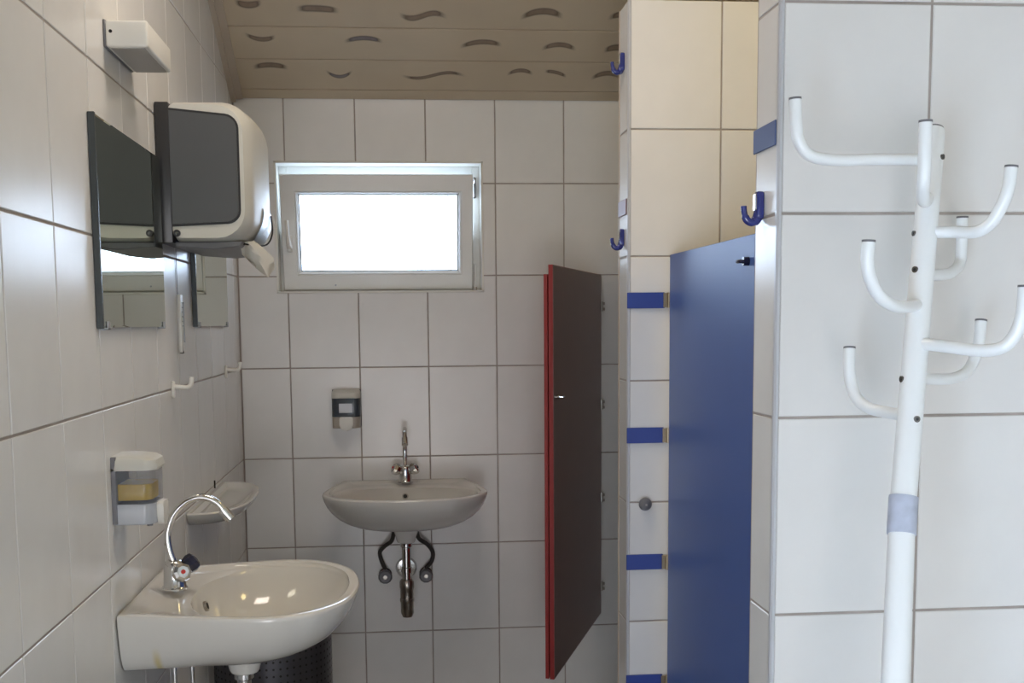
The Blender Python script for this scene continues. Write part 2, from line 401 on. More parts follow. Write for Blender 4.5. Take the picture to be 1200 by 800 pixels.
for x, s, L, bow, wave, th, ti, tilt in ST:
    k = max(i for i, e in enumerate(edges) if e < s)
    bm = new(); uvl = bm.loops.layers.uv.new('UVMap'); N = 16; A = Vector((0, D, ZS+0.0065)); rows = []
    for i in range(N+1):
        t = i/N*2-1; off = bow*(1-t*t)*1.6-bow*0.8+wave*math.sin(t*PI)*1.0+tilt*t*L/2
        hw = th/2*1.3*(0.75+0.25*math.sqrt(max(0, 1-t*t)))
        c0 = s+off
        r = []
        for q in (-1, 0, 1):
            ss = min(max(c0+q*hw, edges[k]+0.006), edges[k+1]-0.006)
            r.append(bm.verts.new(Vector((x+t*L/2, 0, 0))+A+sdir*ss+nrm*0.0066))
        rows.append(r)
    for i in range(N):
        for q in range(2):
            f = bm.faces.new((rows[i][q], rows[i+1][q], rows[i+1][q+1], rows[i][q+1]))
            for l, (uu, vv) in zip(f.loops, ((i/N, q/2), ((i+1)/N, q/2), ((i+1)/N, (q+1)/2), (i/N, (q+1)/2))): l[uvl].uv = (uu, vv)
    finish(bm, 'brush_stroke', M_stroke2 if ti else M_stroke, planks[k])
# mouldings where the ceiling meets the walls
bm = new(); prism(bm, [(D, 0.800), (D, 0.835), (D-0.060, 0.860), (D-0.060, 0.845), (D-0.040, 0.832), (D-0.038, 0.824), (D-0.014, 0.818), (D-0.014, 0.803), (D-0.009, 0.800)], 'x', XL+0.001, XR-0.001)
struct(finish(bm, 'trim_4', M_trim), 'beige moulding between the far wall and the ceiling')
bm = new()
for a, b, c in ((0.0, 0.040, 0.010), (0.0, 0.016, 0.024)):
    A0 = Vector((0, D-0.012, slope_z(D-0.012))); L = (D-YS)/math.cos(ang)
    vs = []
    for sx, nn in ((XL, 0.0), (XL, c), (XL+b, c), (XL+b, 0.0)):
        vs.append((sx, nn))
    lo = [bm.verts.new(Vector((sx, 0, 0))+A0+nrm*nn) for sx, nn in vs]; hi = [bm.verts.new(Vector((sx, 0, 0))+A0+sdir*(L-0.02)+nrm*nn) for sx, nn in vs]
    bm.faces.new(lo); bm.faces.new(hi[::-1])
    for i in range(4): bm.faces.new((lo[i], hi[i], hi[(i+1) % 4], lo[(i+1) % 4]))
struct(finish(bm, 'trim_5', M_trim), 'beige moulding along the left wall under the sloping ceiling')

# ------------------------------------------------------------------ window
h0, h1, k0, k1 = WH; YW = D+0.085
wi = thing('window_1', 'small white plastic tilting window above the far washbasin', 'window', (-0.056, YW, k0)); del wi['category']; struct(wi)
bm = new(); e = 0.007
for a in ((h0, h0+e, k0, k1), (h1-e, h1, k0, k1), (h0, h1, k1-e, k1), (h0, h1, k0, k0+e)):
    box(bm, a[0], a[1], D-0.002, YW+0.02, a[2], a[3], 0.001, 1)
finish(bm, 'reveal_lining', M_plw, wi, world=True)
bm = new()
for a in ((h0+e, h0+0.035, k0+e, k1-e), (h1-0.035, h1-e, k0+e, k1-e), (h0+0.035, h1-0.035, k1-0.045, k1-e), (h0+0.035, h1-0.035, k0+e, k0+0.03)):
    box(bm, a[0], a[1], YW, YW+0.06, a[2], a[3], 0.0015, 1)
finish(bm, 'outer_frame', M_frame, wi, world=True)
# sash: mitred frame with a bead, tipped inwards at the top about its lower edge
sx0, sx1, sz0, sz1 = -0.412, 0.281, k0+0.012, 0.536
gx0, gx1, gz0, gz1 = -0.347, 0.226, 0.190, 0.464
YF = YW-0.014; TILT = math.radians(10.5)
PV = Vector((0, YF, sz0)); TM = Matrix.Translation(PV) @ Matrix.Rotation(TILT, 4, 'X') @ Matrix.Translation(-PV)
def tip(bm, name, m, parent, smooth=False):
    bmesh.ops.transform(bm, matrix=TM, verts=bm.verts)
    bmesh.ops.transform(bm, matrix=wi.matrix_basis.inverted(), verts=bm.verts)
    return finish(bm, name, m, parent, smooth=smooth)
def ring(bm, o, i, yo, yi):
    a = [bm.verts.new((x, yo, z)) for x, z in ((o[0], o[2]), (o[1], o[2]), (o[1], o[3]), (o[0], o[3]))]
    b = [bm.verts.new((x, yi, z)) for x, z in ((i[0], i[2]), (i[1], i[2]), (i[1], i[3]), (i[0], i[3]))]
    for q in range(4): bm.faces.new((a[q], a[(q+1) % 4], b[(q+1) % 4], b[q]))
    return b
def grow(r, d): return (r[0]-d, r[1]+d, r[2]-d, r[3]+d)
S = (sx0, sx1, sz0, sz1); Gs = (gx0, gx1, gz0, gz1); bm = new()
ring(bm, grow(Gs, 0.004), S, YF+0.045, YF+0.045); ring(bm, S, S, YF+0.045, YF+0.003); ring(bm, S, grow(S, -0.003), YF+0.003, YF); ring(bm, grow(S, -0.003), grow(Gs, 0.014), YF, YF)
ring(bm, grow(Gs, 0.014), grow(Gs, 0.012), YF, YF+0.004)
bmesh.ops.remove_doubles(bm, verts=bm.verts, dist=1e-5)
sash = tip(bm, 'sash', M_frame, wi)
bm = new(); ring(bm, grow(Gs, 0.012), grow(Gs, 0.009), YF+0.004, YF+0.003); ring(bm, grow(Gs, 0.009), grow(Gs, 0.002), YF+0.003, YF+0.014); ring(bm, grow(Gs, 0.002), Gs, YF+0.014, YF+0.020)
bmesh.ops.remove_doubles(bm, verts=bm.verts, dist=1e-5)
tip(bm, 'glazing_bead', M_frame, sash)
bm = new(); ring(bm, grow(Gs, 0.003), grow(Gs, -0.0025), YF+0.017, YF+0.0175); bmesh.ops.solidify(bm, geom=bm.faces[:], thickness=0.0015)
tip(bm, 'gasket', M_gasket, sash)
tip(box(new(), gx0-0.006, gx1+0.006, YF+0.021, YF+0.025, gz0-0.006, gz1+0.006), 'pane', M_glass, sash)
bm = box(new(), -0.394, -0.374, YF-0.010, YF, 0.262, 0.322, 0.004)
tube(bm, spline([(-0.384, YF-0.006, 0.279), (-0.384, YF-0.028, 0.284), (-0.385, YF-0.034, 0.300), (-0.388, YF-0.034, 0.340), (-0.389, YF-0.033, 0.378)], 4), [0.0085]*9+[0.0065]*8, 12)
tip(bm, 'handle', M_plw, sash, True)
bm = new(); cyl(bm, (-0.224, YF, 0.140), (-0.224, YF-0.0015, 0.140), 0.0035, 10); tip(bm, 'screw_cap', M_pearl, sash)
bx('hinge_cover', M_dkchrome, wi, h1-0.030, h1-0.020, YF-0.004, YF+0.018, 0.455, 0.530, 0.003, world=True)
bx('hinge_cover', M_frame, wi, h1-0.030, h1-0.020, YF+0.002, YF+0.020, 0.118, 0.215, 0.003, world=True)
bx('corner_hinge', M_steel, wi, h1-0.034, h1-0.020, YF-0.006, YF+0.004, 0.112, 0.130, 0.002, world=True)
bx('tilt_stay', M_steel, wi, 0.288, 0.291, 4.035, YW, 0.505, 0.512, world=True)

# ------------------------------------------------------------------ stall doors
def hinge(parent, x, y, z, nx, ny):
    bm = new()
    tx, ty = -ny, nx
    cyl(bm, (x, y, z-0.020), (x, y, z+0.020), 0.0048, 12)
    o = finish(bm, 'hinge', M_brass, parent, smooth=True, world=True)
    bm = new()
    for s in (-1, 1):
        a = Vector((x-nx*0.004, y-ny*0.004, z)); b = a+Vector((tx, ty, 0))*s*0.013
        lo, hi = (min(a.x, b.x)-0.001, max(a.x, b.x)+0.001), (min(a.y, b.y)-0.001, max(a.y, b.y)+0.001)
        box(bm, lo[0], lo[1], hi[0], hi[1], z-0.019, z+0.019, 0.0005, 1)
    l = finish(bm, 'leaf', M_brass, o); l.data.transform(parent.matrix_basis.inverted())
    return o
XD = 0.716; HZ = (0.053, -0.308, -0.655, -0.992)
d1 = thing('door_1', 'blue stall door, closed, hinged beside the blue plates', 'door', (XD, DC-0.03, -1.10)); del d1['category']; struct(d1)
bx('panel', M_blue, d1, XD, XD+0.013, 1.885, DC-0.036, -1.095, 0.171, 0.0012, 1, world=True)
for z in HZ: hinge(d1, XD+0.003, DC-0.016, z, 0.0, -1.0)
bm = new(); cyl(bm, (XD, 2.205, 0.118), (XD-0.012, 2.205, 0.118), 0.009, 16); finish(bm, 'latch_disc', M_navy2, d1, smooth=True, world=True)
bm = new(); tube(bm, spline([(XD-0.012, 2.205, 0.118), (XD-0.016, 2.206, 0.118), (XD-0.018, 2.212, 0.118), (XD-0.018, 2.222, 0.118)], 4), 0.004, 10); finish(bm, 'latch_lever', M_navy2, d1, smooth=True, world=True)
for z in HZ:
    o = bx('hinge_plate', M_plate, wf, XC-0.002, XD-0.006, DC-0.006, DC, z-0.021, z+0.021, 0.001, 1)
    o['label'] = 'blue plate'
# red door, open; two thin leaves with a gap
RH = Vector((0.745, 4.000)); RE = Vector((0.462, 3.258)); rd = (RE-RH).normalized(); rn = Vector((rd.y, -rd.x))
if rn.x > 0: rn = -rn                       # towards the rear leaf (away from the eye)
d2 = thing('door_2', 'red stall door standing open in front of the far wall', 'door', (RH.x, RH.y, -1.10)); del d2['category']; struct(d2)
def leaf(name, off, t, L0, L1, z0, z1, m):
    bm = new(); a = RH+rd*L0+rn*off; b = RH+rd*L1+rn*off; c = b+rn*t; d = a+rn*t
    prism(bm, [(a.x, a.y), (b.x, b.y), (c.x, c.y), (d.x, d.y)], 'z', z0, z1, 0.0008, 1)
    return finish(bm, name, m, d2, world=True)
LL = (RE-RH).length
leaf('panel', 0.0006, 0.013, 0.0, LL, -1.100, 0.168, M_red)
o = leaf('shade_sheet', -0.0012, 0.0016, 0.0, LL-0.0005, -1.098, 0.166, M_redshade); o['label'] = 'inner face of the red door with its shade painted in'
leaf('rear_panel', 0.018, 0.011, 0.02, LL-0.004, -1.100, 0.140, M_red)
for z in HZ:
    p = RH-rn*0.004+rd*0.006; bm = new(); cyl(bm, (p.x, p.y, z-0.018), (p.x, p.y, z+0.018), 0.005, 10)
    for k in (-1, 1): box(bm, p.x-0.018, p.x+0.012, p.y-0.003, p.y+0.000, z+k*0.010-0.005, z+k*0.010+0.005, 0.001, 1)
    finish(bm, 'hinge', M_steel, d2, smooth=True, world=True)
p = RE-rd*0.035-rn*0.012; bm = new(); cyl(bm, (p.x, p.y, -0.228), (p.x+rn.x*0.010, p.y+rn.y*0.010, -0.228), 0.007, 14)
q = p-rn*0.004-rd*0.022; tube(bm, [(p.x, p.y, -0.228), (p.x-rn.x*0.008, p.y-rn.y*0.008, -0.228), (q.x-rn.x*0.006, q.y-rn.y*0.006, -0.228)], 0.003, 8)
finish(bm, 'latch', M_chrome, d2, smooth=True, world=True)
# ------------------------------------------------------------------ mirrors
def mirror(y0, y1, label):
    t = thing('wall_mirror', label, 'mirror', (XL, (y0+y1)/2, -0.002), group='mirrors on the left wall')
    x1 = XL+0.012
    bm = new(); box(bm, XL+0.0005, x1-0.0022, y0+0.002, y1-0.002, -0.002, 0.392); finish(bm, 'backing', M_mirredge, t, world=True)
    bm = new()
    vs = [bm.verts.new((x1-0.0008, y, z)) for y, z in ((y0, -0.004), (y1, -0.004), (y1, 0.394), (y0, 0.394))]
    vi = [bm.verts.new((x1, y, z)) for y, z in ((y0+0.004, 0.0), (y1-0.004, 0.0), (y1-0.004, 0.390), (y0+0.004, 0.390))]
    vb = [bm.verts.new((x1-0.005, y, z)) for y, z in ((y0, -0.004), (y1, -0.004), (y1, 0.394), (y0, 0.394))]
    bm.faces.new(vi); bm.faces.new(vb[::-1])
    for q in range(4):
        bm.faces.new((vs[q], vs[(q+1) % 4], vi[(q+1) % 4], vi[q])); bm.faces.new((vb[q], vb[(q+1) % 4], vs[(q+1) % 4], vs[q]))
    g = finish(bm, 'mirror_glass', M_mirror, t, world=True)
    bm = new()
    for (a, b, c, d) in ((y0-0.003, y0, -0.006, 0.396),):
        box(bm, XL+0.0005, x1+0.0015, a-0.004, b+0.001, c, d, 0.0008, 1)
    finish(bm, 'edge_strip', M_mirredge, t, world=True)
    for yy in (y0+0.03, y1-0.03):
        bm = new(); box(bm, XL+0.001, x1+0.003, yy-0.009, yy+0.009, -0.0085, -0.0045, 0.001, 1); box(bm, x1+0.0005, x1+0.003, yy-0.009, yy+0.009, -0.0085, 0.008, 0.001, 1)
        finish(bm, 'clip', M_pearl, t, world=True)
    return t
mirror(2.146, 2.712, 'frameless mirror nearest the camera, above the near washbasin')
mirror(3.132, 3.698, 'frameless mirror beyond the towel dispenser, above the ceramic shelf')

# ------------------------------------------------------------------ paper towel dispenser
t = thing('towel_dispenser', 'white and dark grey paper towel dispenser between the two mirrors', 'dispenser', (XL, 2.93, 0.18))
Y0, Y1 = 2.725, 3.150; XF = -0.352
bx('back_plate', M_black, t, XL+0.002, XL+0.034, Y0-0.004, Y1-0.01, 0.196, 0.527, 0.002, world=True)
# body: side profile (x,z) rounded at the front, extruded along the wall with a convex front
def body(bm, ya, yb, x0, x1, z0, z1, r, bulge):
    secs = 14; loops = []
    for s in range(secs+1):
        tt = s/secs; yy = ya+(yb-ya)*tt; k = 2*tt-1
        xf = x1+bulge*(1-k*k)-(0.012 if s in (0,) else 0)*0-(0.10*max(0, tt-0.80)**2*8)
        inset = 0.010 if s in (0, secs) else 0.0
        loops.append([(x, z, yy) for x, z in rrect(x0, xf-inset, z0+inset, z1-inset, r, 6, (0.3, 1, 1, 0.15))])
    V = [[bm.verts.new((x, y, z)) for x, z, y in L] for L in loops]
    n = len(V[0])
    for a, b in zip(V, V[1:]):
        for j in range(n): bm.faces.new((a[j], a[(j+1) % n], b[(j+1) % n], b[j]))
    bm.faces.new(V[0]); bm.faces.new(V[-1][::-1]); return bm
bm = body(new(), Y0, Y1, XL+0.034, XF, 0.198, 0.532, 0.066, 0.018)
finish(bm, 'cover', M_disp, t, smooth=True, world=True)
def skew(poly):
    xa = XL+0.034; xb = XF-0.02; out = []
    for x, z in poly:
        t = (x-xa)/(xb-xa); out.append((x, z-0.016*t if z > 0.37 else z+0.008*t))
    return out
bm = new(); prism(bm, skew(rrect(XL+0.034, XF-0.024, 0.240, 0.508, 0.026, 6, (0, 1, 1, 0))), 'y', Y0-0.0045, Y0+0.001, 0.0008, 1)
finish(bm, 'side_panel', M_dpanel, t, world=True)['label'] = 'dark grey side panel'
bm = new(); prism(bm, skew(rrect(XL+0.034, XF-0.019, 0.2345, 0.5135, 0.031, 6, (0, 1, 1, 0))), 'y', Y0-0.002, Y0+0.0015)
finish(bm, 'panel_gasket', M_black, t, world=True)
bm = new(); cyl(bm, (XL+0.044, Y0-0.006, 0.219), (XL+0.044, Y0+0.004, 0.219), 0.0085, 18); lk = finish(bm, 'lock', M_black, t, smooth=True, world=True)
bm = new(); cyl(bm, (XL+0.044, Y0-0.007, 0.219), (XL+0.044, Y0-0.005, 0.219), 0.0035, 12); o = finish(bm, 'keyhole', M_dkchrome, lk, smooth=True); o.data.transform(t.matrix_basis.inverted())
# lower tray and slot
bm = new(); prism(bm, [(XL+0.036, 0.200), (XL+0.036, 0.188), (XF-0.090, 0.181), (XF-0.030, 0.188), (XF-0.020, 0.200)], 'y', Y0+0.014, Y1-0.03, 0.003, 1)
finish(bm, 'bottom_tray', M_grey, t, world=True)
bm = new(); tube(bm, spline([(XF-0.040, Y0+0.05, 0.200), (XF-0.006, Y0+0.07, 0.196), (XF+0.016, Y0+0.20, 0.205), (XF+0.024, Y0+0.27, 0.240), (XF+0.022, Y0+0.27, 0.285)], 5), 0.0022, 8)
finish(bm, 'tear_edge', M_dark, t, smooth=True, world=True)
bm = new(); n = 9
V = []
for i in range(n+1):
    a = i/n; z = 0.292-a*0.092; xx = XF+0.0185+0.004*math.sin(a*PI)-0.030*a*a
    V.append([bm.verts.new((xx, y, z)) for y in (Y0+0.09+0.05*(1-a), Y0+0.16, Y0+0.23, Y0+0.30)])
for a, b in zip(V, V[1:]):
    for j in range(3): bm.faces.new((a[j], a[j+1], b[j+1], b[j]))
bmesh.ops.solidify(bm, geom=bm.faces[:], thickness=0.003)
finish(bm, 'slot_cover', M_steel, t, smooth=True, world=True)
# paper
tp = thing('paper_towel', 'creamy paper towel hanging from the dispenser slot', 'paper towel', (-0.345, 2.84, 0.18))
bm = new(); cols, rows_ = 9, 12; V = []
for i in range(rows_+1):
    a = i/rows_; r = []
    for j in range(cols+1):
        b = j/cols
        wd = 0.028+0.060*math.sin(min(1, a*1.25)*PI*0.5)-0.050*max(0, a-0.6)*2.0
        cx = -0.369+0.040*a
        x = cx+(b-0.5)*wd+0.004*math.sin(b*9+a*3)
        z = 0.208-0.088*a*(1-0.25*abs(b-0.62)*2)-0.006*math.sin(b*PI)
        y = 2.790+0.012*math.sin(b*8.0)+0.03*a+0.012*noise.noise(Vector((b*4, a*4, 3)))
        r.append(bm.verts.new((x, y, z)))
    V.append(r)
for a, b in zip(V, V[1:]):
    for j in range(cols): bm.faces.new((a[j], a[j+1], b[j+1], b[j]))
bmesh.ops.solidify(bm, geom=bm.faces[:], thickness=0.0008)
finish(bm, 'sheet', M_paper, tp, smooth=True, world=True)

# ------------------------------------------------------------------ white box high on the wall
t = thing('wall_box', 'small white plastic box fixed high on left wall above the near mirror', 'wall box', (XL, 2.40, 0.547))
bx('housing', M_plw, t, XL+0.004, -0.482, 2.284, 2.510, 0.547, 0.599, 0.005, 3, world=True)
bx('base_plate', M_grey, t, XL+0.0005, XL+0.005, 2.284, 2.510, 0.547, 0.600, 0.001, 1, world=True)
bm = new(); cyl(bm, (-0.5535, 2.2835, 0.5770), (-0.5535, 2.286, 0.5770), 0.0035, 12); finish(bm, 'screw_hole', M_dark, t, world=True)
bm = new(); cyl(bm, (-0.535, 2.40, 0.5465), (-0.535, 2.40, 0.549), 0.0035, 12); finish(bm, 'screw_hole', M_dark, t, world=True)
bx('underside_sheet', mat('shaded_underside', srgb(176, 172, 166), 0.5), t, XL+0.012, -0.490, 2.292, 2.502, 0.5455, 0.548, 0.001, 1, world=True)  # white box again: the shade on its underside is put into this grey

# ------------------------------------------------------------------ soap dispensers (local frame: wall at y=0, projects along -y, width along x, z=0 bottom)
def soap(label, loc, rotz, near):
    t = thing('soap_dispenser', label, 'soap dispenser', loc, rotz, 'soap dispensers on the walls')
    w = 0.052
    def arc(d, r=0.02, wd=w):   # plan: flat back, rounded front
        pts = [(-wd, 0.0)]
        for s in range(7):
            a = PI+s/6*PI/2; pts.append((-wd+r+r*math.cos(a), -(d-r)+r*math.sin(a)))
        for s in range(7):
            a = 1.5*PI+s/6*PI/2; pts.append((wd-r+r*math.cos(a), -(d-r)+r*math.sin(a)))
        pts.append((wd, 0.0)); return pts
    bm = new(); prism(bm, arc(0.010, 0.004), 'z', 0.006, 0.140, 0.001, 1); finish(bm, 'back_plate', M_grey, t)
    bm = new()
    lv = [(0.1125, 0.086), (0.117, 0.088), (0.132, 0.084), (0.138, 0.074), (0.141, 0.055)]
    V = [[bm.verts.new((x*(1-0.12*max(0, z-0.130)/0.011), y, z)) for x, y in arc(d, 0.024)] for z, d in lv]
    n = len(V[0])
    for a, b in zip(V, V[1:]):
        for j in range(n): bm.faces.new((a[j], a[(j+1) % n], b[(j+1) % n], b[j]))
    bm.faces.new(V[0]); bm.faces.new(V[-1][::-1]); finish(bm, 'lid', M_disp, t, smooth=True)
    bm = new(); prism(bm, arc(0.082, 0.022, w-0.001), 'z', 0.046, 0.113, 0.0008, 1); finish(bm, 'window_cover', M_smoke if near else M_smoked, t, smooth=True)
    if near:
        bm = new(); prism(bm, arc(0.074, 0.018, 0.042), 'z', 0.052, 0.084, 0.001, 1); finish(bm, 'soap_fill', M_liq, t, smooth=True)['label'] = 'yellow liquid soap level'
    else:
        bx('level_window', M_pearl, t, -0.025, 0.022, -0.0845, -0.080, 0.060, 0.094, 0.001, 1)
    bm = new(); prism(bm, arc(0.080, 0.022, w-0.002), 'z', 0.004, 0.0455, 0.003, 2); finish(bm, 'lower_body', M_pearl if near else mat('satin_beige_plastic', srgb(168, 160, 148), 0.35), t, smooth=True)
    bm = new(); prism(bm, rrect(-0.024, 0.024, -0.003, 0.046, 0.020, 6, (1, 1, 0.3, 0.3)), 'y', -0.093, -0.078, 0.004, 2); finish(bm, 'push_lever', M_plw, t, smooth=True)
    bm = new(); cyl(bm, (0, -0.06, -0.006), (0, -0.06, 0.006), 0.006, 12); finish(bm, 'nozzle', M_grey, t, smooth=True)
    return t
# the near one hangs on the left wall: local -y -> world +x   (rotate +90 deg)
soap('soap dispenser with yellow soap on left wall beside the near washbasin', (XL+0.0005, 2.245, -0.398), PI/2, True)
soap('small soap dispenser on far wall to the upper left of the far washbasin', (-0.190, D-0.0005, -0.380), 0.0, False)

# ------------------------------------------------------------------ washbasins (local frame: wall at y=0, projects along -y; z=0 is the rim)
CP = [(0, .215), (.06, .228), (.12, .243), (.18, .256), (.24, .266), (.29, .270), (.34, .262), (.385, .238), (.42, .200), (.447, .150), (.463, .088), (.470, 0)]
def half_outline(n=26):
    P = [Vector((a, b, 0)) for a, b in CP]
    P2 = P[:-1]+[P[-1]]+[Vector((CP[-2][0], -CP[-2][1], 0))]
    S = []
    for i in range(len(P)-1):
        a = P[i-1] if i else P[0]*2-P[1]; b, c, d = P[i], P[i+1], P2[i+2]
        for s in range(4):
            t = s/4; S.append(0.5*((2*b)+(c-a)*t+(2*a-5*b+4*c-d)*t*t+(3*b-a-3*c+d)*t**3))
    S.append(P[-1]); return [(q.x, q.y) for q in S]
HO = half_outline()
def basin(name, label, loc, rotz, sc=1.0, m=None):
    t = thing(name, label, 'washbasin', loc, rotz, 'white washbasins')
    def loop(sw, sv, z, v0=0.0, backn=6, sb=None):
        """outline scaled in width (sw) and projection (sv), starting at distance v0 from wall"""
        pts = []
        sb = sw if sb is None else sb
        f = lambda v: sw+(sb-sw)*max(0.0, 1-v/0.22)
        for v, u in HO: pts.append((-u*f(v)*sc, -(v0+v*sv)*sc, z))
        for v, u in HO[-2::-1]: pts.append((u*f(v)*sc, -(v0+v*sv)*sc, z))
        b0 = pts[-1]; b1 = pts[0]
        for i in range(1, backn): pts.append((b0[0]+(b1[0]-b0[0])*i/backn, b0[1], z))
        return pts
    def ell(cx, cy, a, b, z, N, ref, backsq=2.0):
        """oval with vertices matched by direction to the reference loop"""
        out = []
        for p in ref:
            dx, dy = (p[0]-cx)/a, (p[1]-cy)/b; ex = backsq
            L = (abs(dx)**ex+abs(dy)**ex)**(1/ex); out.append((cx+dx/L*a, cy+dy/L*b, z))
        return out
    outer = loop(1, 1, 0)
    N = len(outer)
    cy = -0.272*sc
    def mixl(A, B, k, z): return [(a[0]*(1-k)+b[0]*k, a[1]*(1-k)+b[1]*k, z) for a, b in zip(A, B)]
    inn = ell(0, -0.280*sc, 0.236*sc, 0.168*sc, 0, N, outer, 2.25)
    tiny = ell(0, -0.215*sc, 0.022*sc, 0.022*sc, 0, N, outer)
    L = []
    # underside from the drain boss outwards/upwards; the back edge stays on the wall
    L.append(mixl(loop(0.18, 0.10, 0, 0.17), tiny, 1.0, -0.137))
    L.append(loop(0.34, 0.56, -0.136, 0.004, sb=0.50)); L.append(loop(0.50, 0.68, -0.132, 0.002, sb=0.70))
    L.append(loop(0.63, 0.765, -0.122, 0.0, sb=0.82)); L.append(loop(0.745, 0.835, -0.106, 0.0, sb=0.88)); L.append(loop(0.835, 0.892, -0.087, 0.0, sb=0.92))
    L.append(loop(0.905, 0.938, -0.065, 0.0, sb=0.95)); L.append(loop(0.955, 0.970, -0.043, 0.0, sb=0.975)); L.append(loop(0.986, 0.990, -0.022, 0.0, sb=0.99)); L.append(loop(0.998, 0.998, -0.010, 0.0))
    L.append(loop(1.0, 1.0, -0.004, 0.0)); L.append(loop(0.994, 0.993, 0.0, 0.001)); L.append(loop(0.985, 0.985, 0.0012, 0.003))
    rim = loop(0.955, 0.955, 0.0012, 0.010)
    L.append(rim)
    deck = loop(0.925, 0.915, 0, 0.018)
    L.append(mixl(deck, inn, 0.10, -0.0005)); L.append(mixl(deck, inn, 0.22, -0.005)); L.append(mixl(deck, inn, 0.55, -0.0075))
    L.append(mixl(deck, inn, 0.85, -0.009)); L.append(mixl(inn, inn, 0, -0.013))
    for k, z in ((0.025, -0.022), (0.06, -0.036), (0.13, -0.055), (0.24, -0.082), (0.42, -0.104), (0.66, -0.118), (0.92, -0.126)):
        L.append(mixl(inn, tiny, k, z))
    L.append([(p[0], p[1], -0.130) for p in tiny])
    bm = new(); V = [[bm.verts.new(p) for p in l] for l in L]
    for a, b in zip(V, V[1:]):
        for j in range(N): bm.faces.new((a[j], a[(j+1) % N], b[(j+1) % N], b[j]))
    bm.faces.new(V[0]); bm.faces.new(V[-1][::-1])
    finish(bm, 'bowl', m or M_cer, t, smooth=True)
    bm = new(); lathe(bm, [(0, -0.1295), (0.018, -0.1295), (0.021, -0.1275), (0.024, -0.1285), (0.024, -0.134)], 24, (0, -0.215*sc, 0)); finish(bm, 'drain', M_chrome, t, smooth=True)
    bm = new(); lathe(bm, [(0.020, -0.133), (0.050, -0.134), (0.043, -0.150), (0.037, -0.166), (0.033, -0.184), (0.030, -0.189), (0.0, -0.190)], 28, (0, -0.215*sc, 0)); finish(bm, 'drain_boss', M_cer, t, smooth=True)
    bm = new(); yb = -0.1365*sc; a = Vector((0, yb, -0.040)); nn = Vector((0, -1, 0.30)).normalized()
    cyl(bm, a-nn*0.004, a+nn*0.0028, 0.0115, 20); ov = finish(bm, 'overflow_ring', M_steel, t, smooth=True)
    bm = new(); cyl(bm, a+nn*0.0024, a+nn*0.0036, 0.0075, 16); o = finish(bm, 'overflow_hole', M_dark, ov)
    return t
def faucet(label, loc, rotz, knob_rot, near):
    t = thing('mixer_tap', label, 'tap', loc, rotz, 'chrome mixer taps')
    bm = new(); lathe(bm, [(0, 0), (0.028, 0), (0.028, 0.004), (0.0245, 0.008), (0.0225, 0.032), (0.023, 0.050), (0.020, 0.059), (0.013, 0.064), (0, 0.065)], 28); finish(bm, 'body', M_chrome, t, smooth=True)
    bm = new(); tube(bm, spline([(0, 0, 0.055), (0, 0.010, 0.090), (0, 0.011, 0.125), (0, -0.004, 0.165), (0, -0.034, 0.193), (0, -0.066, 0.200), (0, -0.095, 0.188), (0, -0.113, 0.165)], 6), 0.0080, 16); finish(bm, 'spout', M_chrome, t, smooth=True)
    bm = new(); d = Vector((0, -0.018, -0.023)).normalized(); a = Vector((0, -0.108, 0.172)); cyl(bm, a, a+d*0.027, 0.0118, 18); bmesh.ops.bevel(bm, geom=[e for e in bm.edges if e.is_manifold and e.calc_face_angle(0) > 1], offset=0.0015, segments=2, affect='EDGES'); finish(bm, 'aerator', M_chrome, t, smooth=True)
    for s, cap in ((-1, M_redd), (1, M_navy2)):
        ax = Vector((-0.80, -0.42, 0.30) if s < 0 else (0.45, -0.80, 0.62)) if near else Vector((s*0.80, -0.22, 0.50)); ax.normalize(); a = Vector((0, -0.004, 0.030))
        bm = new(); tube(bm, [a, a+ax*0.018, a+ax*0.026], [0.010, 0.010, 0.013], 16); k = finish(bm, 'handle', M_chrome, t, smooth=True)
        bm = new(); pr = [(0.024, 0.0130), (0.028, 0.0185), (0.040, 0.0215), (0.050, 0.0195), (0.054, 0.0130)]
        tube(bm, [a+ax*q for q, r in pr], [r for q, r in pr], 8)
        dark = near and s > 0
        finish(bm, 'knob', M_navy2 if dark else M_chrome, k, smooth=False)
        bm = new(); cyl(bm, a+ax*0.0535, a+ax*0.0555, 0.0048, 14); finish(bm, 'cap', cap, k)
    return t
YB = 2.395; ZR = -0.573
basin('washbasin', 'white ceramic washbasin on left wall in the foreground', (XL+0.003, YB, ZR), PI/2, 1.0, M_cerst)
faucet('chrome swan neck tap on the near washbasin, spout over its bowl', (XL+0.074, YB, ZR+0.001), PI/2, math.radians(-38), True)
basin('washbasin', 'white ceramic washbasin on far wall under the window', (0.016, D-0.0005, ZR-0.004), 0.0, 1.045)
faucet('chrome swan neck tap on the far washbasin under the window', (0.018, D-0.075, ZR-0.003), 0.0, 0.0, False)
